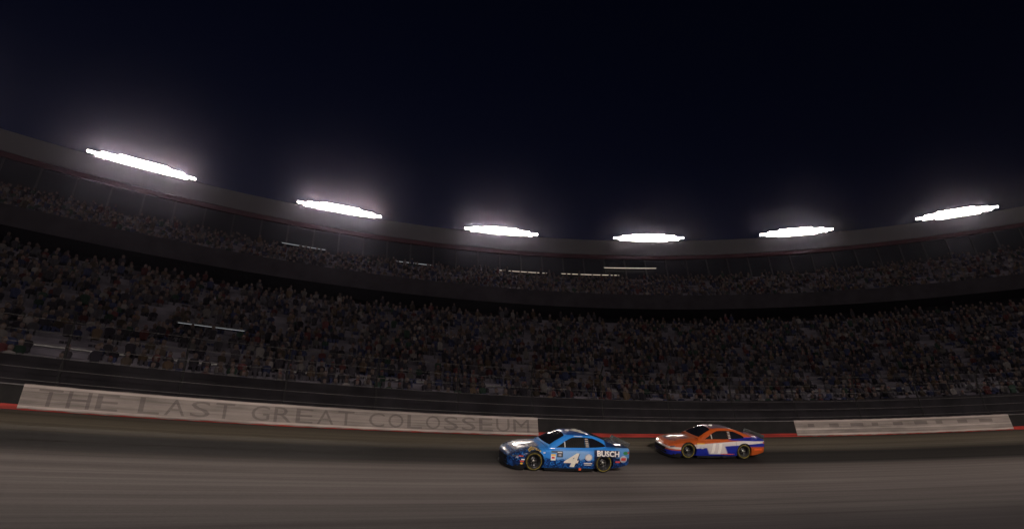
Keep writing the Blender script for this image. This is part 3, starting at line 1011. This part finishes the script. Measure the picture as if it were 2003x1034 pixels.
def build_car(label, paint, blue):
    car = empty('stock_car')
    tag(car, label, 'race car', 'race cars on the banked track')
    bm_ = BODY.copy(); bm_.materials.clear(); bm_.materials.append(paint)
    body = child('body', bm_, car)
    cm = CABIN.copy(); cm.materials.clear(); cm.materials.append(paint)
    cabin = child('cabin', cm, car)
    # wheels
    for x in (XF, XR):
        for s in (1, -1):
            w = empty('wheel'); w.parent = car
            w.location = (x, s * .785, .352)
            w.rotation_euler = (0, R(37 if x > 0 else 110), 0 if s > 0 else math.pi)
            child('tyre', W_T, w); child('rim', W_R, w); child('hub', W_H, w); child('vent_hole', W_V, w)['kind'] = 'stuff'
            child('tyre_band', W_B, w); child('tyre_lettering', W_L, w)['kind'] = 'stuff'
            MB().spin([(.02 * s, .383), (-.20 * s, .383), (-.20 * s, .0001)], 'y', 28, (x, s * .82, .35), cap=False).build('wheel_arch_liner', M_LINER, car, True)
    # front splitter: a thin blade following the nose plan
    pts = [(2.51, 0), (2.49, .32), (2.43, .58), (2.32, .76), (2.16, .88), (1.95, .955), (1.80, .975)]
    pts = [(NS(a), b) for a, b in pts]
    pts = [(a, -b) for a, b in pts[:0:-1]] + pts
    sp = MB()
    n = len(pts)
    sp.add([(a, b, .055) for a, b in pts] + [(a, b, .085) for a, b in pts], [tuple(range(n)), tuple(range(2 * n - 1, n - 1, -1))] + [(i, (i + 1) % n, n + (i + 1) % n, n + i) for i in range(n)])
    sp.build('splitter', M_BLACK, car)
    # valance between splitter and bumper
    pv_ = [(a - .03, b * .985) for a, b in pts]
    va = MB(); va.add([(a, b, .087) for a, b in pv_] + [(a - .01, b, .24) for a, b in pv_], [(i, i + 1, n + i + 1, n + i) for i in range(n - 1)])
    va.build('front_valance', M_BLACK, car, True)
    for s in (1, -1):
        MB().box((0, s * .925, .095), (1.96, .05, .085)).build('side_skirt', M_BLACK, car)
    # glass and openings
    drape('windshield', [(.76, -.66), (.80, -.40), (.82, 0), (.80, .40), (.76, .66), (.40, .585), (.16, .525), (.11, .30), (.10, 0), (.11, -.30), (.16, -.525), (.40, -.585)], [tuple(range(12))], 'T', .005, M_WSHIELD, car)
    drape('rear_window', [(-.98, -.46), (-.96, 0), (-.98, .46), (-1.30, .47), (-1.68, .42), (-1.70, 0), (-1.68, -.42), (-1.30, -.47)], [tuple(range(8))], 'T', .005, M_WSHIELD, car)
    win = [(.55, .858), (.38, .95), (.16, 1.075), (.0, 1.15), (-.14, 1.195), (-.30, 1.212), (-.62, 1.218), (-.64, .875)]
    qwin = [(-.82, .888), (-.80, 1.212), (-.98, 1.190), (-1.18, 1.125), (-1.36, 1.045), (-1.48, .975), (-1.48, .935), (-1.40, .915)]
    bp_ = [(-.645, .875), (-.625, 1.218), (-.795, 1.212), (-.815, .888)]
    for how in ('L', 'S'):
        wd = drape('side_window', win, [tuple(range(len(win)))], how, .004, M_DARKWIN, car)
        drape('quarter_window', qwin, [tuple(range(len(qwin)))], how, .004, M_WSHIELD, car)
        pl = drape('door_pillar', bp_, [(0, 1, 2, 3)], how, .004, M_DARKWIN, car)
        if how == 'L':
            # window net: real straps
            vv, ff = [], []
            def strap(q):
                b = len(vv); vv.extend(q); ff.append((b, b + 1, b + 2, b + 3))
            for k in range(7):
                z = .895 + k * .040
                xe = .10 if z < 1.09 else .10 - (z - 1.09) * 1.9
                strap(rect(-.58, xe, z, z + .010)[0])
            for k in range(9):
                x = -.56 + k * .08
                ztop = 1.19 if x < -.15 else 1.19 - (x + .15) * .42
                strap(rect(x, x + .010, .88, ztop)[0])
            drape('window_net', vv, ff, how, .012, M_NET, wd, .2)
            drape('roll_bar', *rect(.165, .215, .87, 1.055), how, .012, M_BAR, wd)
            for k in range(5):
                z = .905 + k * .062
                drape('seat_stripe', *rect(-.785 + k * .003, -.665 + k * .003, z, z + .026), how, .010, M_SEAT, pl)
            drape('mirror_bar', *rect(.02, .38, .872, .887), how, .012, M_NET, wd)
    # spoiler and its side braces
    s_ = MB()
    for i in range(9):
        pass
    ys = [-.82 + .205 * k for k in range(9)]
    vv = [(-2.40, y, .945) for y in ys] + [(-2.50, y, 1.09) for y in ys] + [(-2.412, y, .940) for y in ys] + [(-2.512, y, 1.085) for y in ys]
    ff = []
    for k in range(8):
        ff += [(k, k + 1, 9 + k + 1, 9 + k), (18 + k, 27 + k, 27 + k + 1, 18 + k + 1), (9 + k, 9 + k + 1, 27 + k + 1, 27 + k), (k, 18 + k, 18 + k + 1, k + 1)]
    ff += [(0, 9, 27, 18), (8, 26, 35, 17)]
    s_.add(vv, ff)
    spo = s_.build('spoiler', M_SPOIL, car)
    for y in (-.5, 0, .5):
        MB().tube([(-2.44, y, 1.04), (-2.22, y, .955)], .010, 5).build('spoiler_brace', M_BLACK, spo)
    # roof camera pod, aerial and rails
    pod = MB().spin([(-.09, .004), (-.07, .03), (.03, .035), (.09, .02), (.10, .004)], 'x', 10, (-.12, .10, 1.362)).build('roof_camera', M_WHITE, cabin, True)
    for s in (1, -1):
        drape('roof_rail', *rect(-1.05, -.15, .385 * s, .40 * s), 'T', .010, M_BLACK, cabin)
    MB().tube([(-.62, -.15, 1.33), (-.70, -.15, 1.52)], .004, 4).build('aerial', M_BLACK, cabin)
    # hood pins, exhaust and jack tab
    MB().box((-.42, .965, .13), (.10, .02, .09)).build('jack_tab', M_DORG if blue else M_DBLK, car)
    MB().tube([(-.25, .86, .10), (-.25, 1.0, .10)], .045, 8).build('exhaust_pipe', M_BLACK, car)
    # grille and lamps at the nose
    drape('grille', [(-.50, .29), (.50, .29), (.56, .44), (-.56, .44)], [(0, 1, 2, 3)], 'F', .006, M_BLACK, body)
    drape('lower_intake', [(-.62, .19), (.62, .19), (.60, .27), (-.60, .27)], [(0, 1, 2, 3)], 'F', .006, M_BLACK, body)
    for s, how in ((1, 'L'), (-1, 'S')):
        drape('headlight', [(2.22, .47), (2.04, .51), (2.00, .555), (2.20, .52)], [(0, 1, 2, 3)], how, .005, M_LAMP, body)
        drape('tail_light', [(-2.38, .72), (-2.45, .72), (-2.45, .80), (-2.38, .80)], [(0, 1, 2, 3)], how, .005, M_DRED, body)
    # panel gaps
    for x in (1.0, -.98):
        drape('panel_gap', *rect(x, x + .009, .16, .80), 'L', .003, M_BLACK, body)
    for s in (1, -1):
        drape('hood_gap', *rect(.90, 2.02, .70 * s, .709 * s), 'T', .003, M_BLACK, body)
        drape('deck_gap', *rect(-2.36, -1.90, .66 * s, .669 * s), 'T', .003, M_BLACK, body)
    drape('hood_gap', *rect(.895, .905, -.70, .70), 'T', .003, M_BLACK, body)
    return car, body, cabin

def place_car(car, r, a_deg, drift=0.0, size=1.0):
    """stand the car on the banking; drift turns its nose towards the outer wall"""
    a = R(a_deg)
    tang = Vector((-math.sin(a), math.cos(a), 0))
    rad = Vector((math.cos(a), math.sin(a), 0))
    slope = (rad + Vector((0, 0, TB))).normalized()
    up_ = tang.cross(-slope).normalized()
    if up_.z < 0: up_ = -up_
    left = up_.cross(tang).normalized()
    M = Matrix((tang, left, up_)).transposed().to_4x4()
    M = M @ Matrix.Rotation(-R(drift), 4, 'Z') @ Matrix.Scale(size, 4)
    M.translation = (CX + r * math.cos(a), CY + r * math.sin(a), ZG + cz(r) + .004)
    car.matrix_world = M

# ---- the blue car
PB = blue_paint()
car, body, cabin = build_car('sharp blue stock car numbered 4 with white quarter panel lettering, nearest the camera', PB, True)
nv, nf = side_text('4', .25, .195, .61, .50, bold=.035, shear=.22)
drape('door_number_shadow', [(a - .028, b - .016) for a, b in nv], nf, 'L', .0045, M_SHADE, body)
drape('door_number', nv, nf, 'L', .0075, M_CREAM, body)
tv, tf = text_mesh('4', 1.0, bold=.045, shear=.15)
lo, hi = tv.min(0), tv.max(0); tv = (tv - lo) / (hi - lo)
drape('roof_number', [(-.20 - a * .60, .40 - .80 * (1 - b)) for a, b in tv], tf, 'T', .006, M_CREAM, cabin)
drape('quarter_panel_plate', *rect(-1.06, -2.00, .60, .835, .0), 'L', .0045, M_SHADE, body)
drape('quarter_panel_lettering', *side_text('BUSCH', -1.08, .615, .92, .205, bold=.035), 'L', .0075, M_WHITE, body)
# contingency decals on fender and door
wv, wf = [], []
for i, ch in enumerate('GOODYEAR'):
    t_, q_ = text_mesh(ch, 1.0, bold=.03); lo, hi = t_.min(0), t_.max(0); t_ = (t_ - lo) / (hi - lo)
    b_ = len(wv)
    for a, q in t_:
        ang = R(120 - i * 8.6) - (a - .5) * R(7.4); rr = .402 + q * .052
        wv.append((XF - rr * math.cos(ang), .35 + rr * math.sin(ang)))
    wf += [tuple(k + b_ for k in u_) for u_ in q_]
drape('arch_lettering', wv, wf, 'L', .006, M_DYEL, body)
D = lambda name, shp, mt, off=.005: drape(name, shp[0], shp[1], 'L', off, mt, body)
D('series_decal', rect(.76, .52, .695, .75), M_DBLK); D('series_decal', rect(.755, .72, .70, .745), M_DGRN, .007)
D('series_decal', rect(.53, .30, .54, .75), M_DBLK); D('series_print', rect(.51, .33, .69, .725), M_WHITE, .008); D('series_print', rect(.48, .36, .58, .65), M_SILV, .008)
D('fender_decal', rect(.77, .58, .42, .645), M_WHITE); D('fender_decal', rect(.765, .585, .59, .64), M_DYEL, .007); D('fender_decal', rect(.74, .62, .485, .555), M_DRED, .007)
D('door_light_decal', disc(1.03, .68, .045, .022), M_WHITE)
D('round_decal', disc(-.74, .56, .155, .125), M_SILV, .006); D('round_decal', disc(-.74, .56, .12, .09), M_WHITE, .008)
D('sill_decal', rect(-.56, -.90, .325, .365), M_CREAM); D('sill_decal', rect(-.58, -.88, .265, .305), M_SILV)
D('rear_decal', disc(-2.28, .75, .11, .06), M_DGRN)
D('rear_decal', disc(-2.20, .53, .16, .13), M_SILV); D('rear_decal', rect(-2.10, -2.30, .48, .58), M_DRED, .008)
D('rear_decal', rect(-1.86, -2.06, .40, .46), M_DRED)
D('nose_decal', rect(1.90, 1.78, .40, .44), M_WHITE); D('nose_decal', rect(1.94, 1.80, .33, .38), M_DRED); D('nose_decal', disc(1.88, .275, .05, .03), M_DYEL)
D('nose_decal', rect(1.99, 1.83, .52, .55), M_DORG); D('nose_decal', rect(2.10, 2.02, .45, .51, .03), M_SILV)
D('pillar_decal', rect(.76, .60, .805, .83), M_SILV)
drape('rail_lettering', *rect(-.22, -.58, 1.236, 1.252), 'L', .005, M_WHITE, cabin)
# hood badge outline
hv = [(1.98, .06), (1.92, .44), (1.52, .50), (1.46, .10)]
drape('hood_badge', hv, [(0, 1, 2, 3)], 'T', .004, M_SILV, body)
drape('hood_lettering', [(1.86 - a * .30, .40 - .28 * (1 - q)) for a, q in tv], tf, 'T', .007, M_SHADE, body)
place_car(car, 74.84, 112.19, 4.0, .965)

# ---- the orange car
PO = orange_paint()
car, body, cabin = build_car('orange, white and blue stock car following close behind the blue one', PO, False)
nv, nf = side_text('11', .28, .26, .56, .44, bold=.06, shear=.18)
drape('door_number', nv, nf, 'L', .0065, M_WHITE, body)
D = lambda name, shp, mt, off=.005: drape(name, shp[0], shp[1], 'L', off, mt, body)
D('fender_decal', rect(.98, .60, .66, .69), M_DYEL); D('fender_decal', disc(.72, .50, .10, .05), M_SILV)
D('rear_decal', rect(-1.90, -2.30, .42, .50), M_DORG); D('sill_decal', rect(-.2, -.9, .22, .25), M_DORG)
place_car(car, 76.50, 106.36, 4.0, .93)
#CARS_END

# ------------------------------------------------------------------ haze volume added to stand in for lens glare round the lamps
mt = bpy.data.materials.new('lamp_halo_haze'); mt.use_nodes = True
nt = mt.node_tree; nt.nodes.remove(nt.nodes['Principled BSDF'])
pv = nt.nodes.new('ShaderNodeVolumePrincipled')
pv.inputs['Color'].default_value = (.80, .75, 1, 1)
pv.inputs['Density'].default_value = HALO_DENSITY
pv.inputs['Anisotropy'].default_value = 0.975
nt.links.new(pv.outputs[0], nt.nodes['Material Output'].inputs['Volume'])
o = MB().box((0, 0, 0), (300, 300, 46)).build('halo_volume', mt)
o.location = (CX, CY, 17.0)
tag(o, kind='stuff')
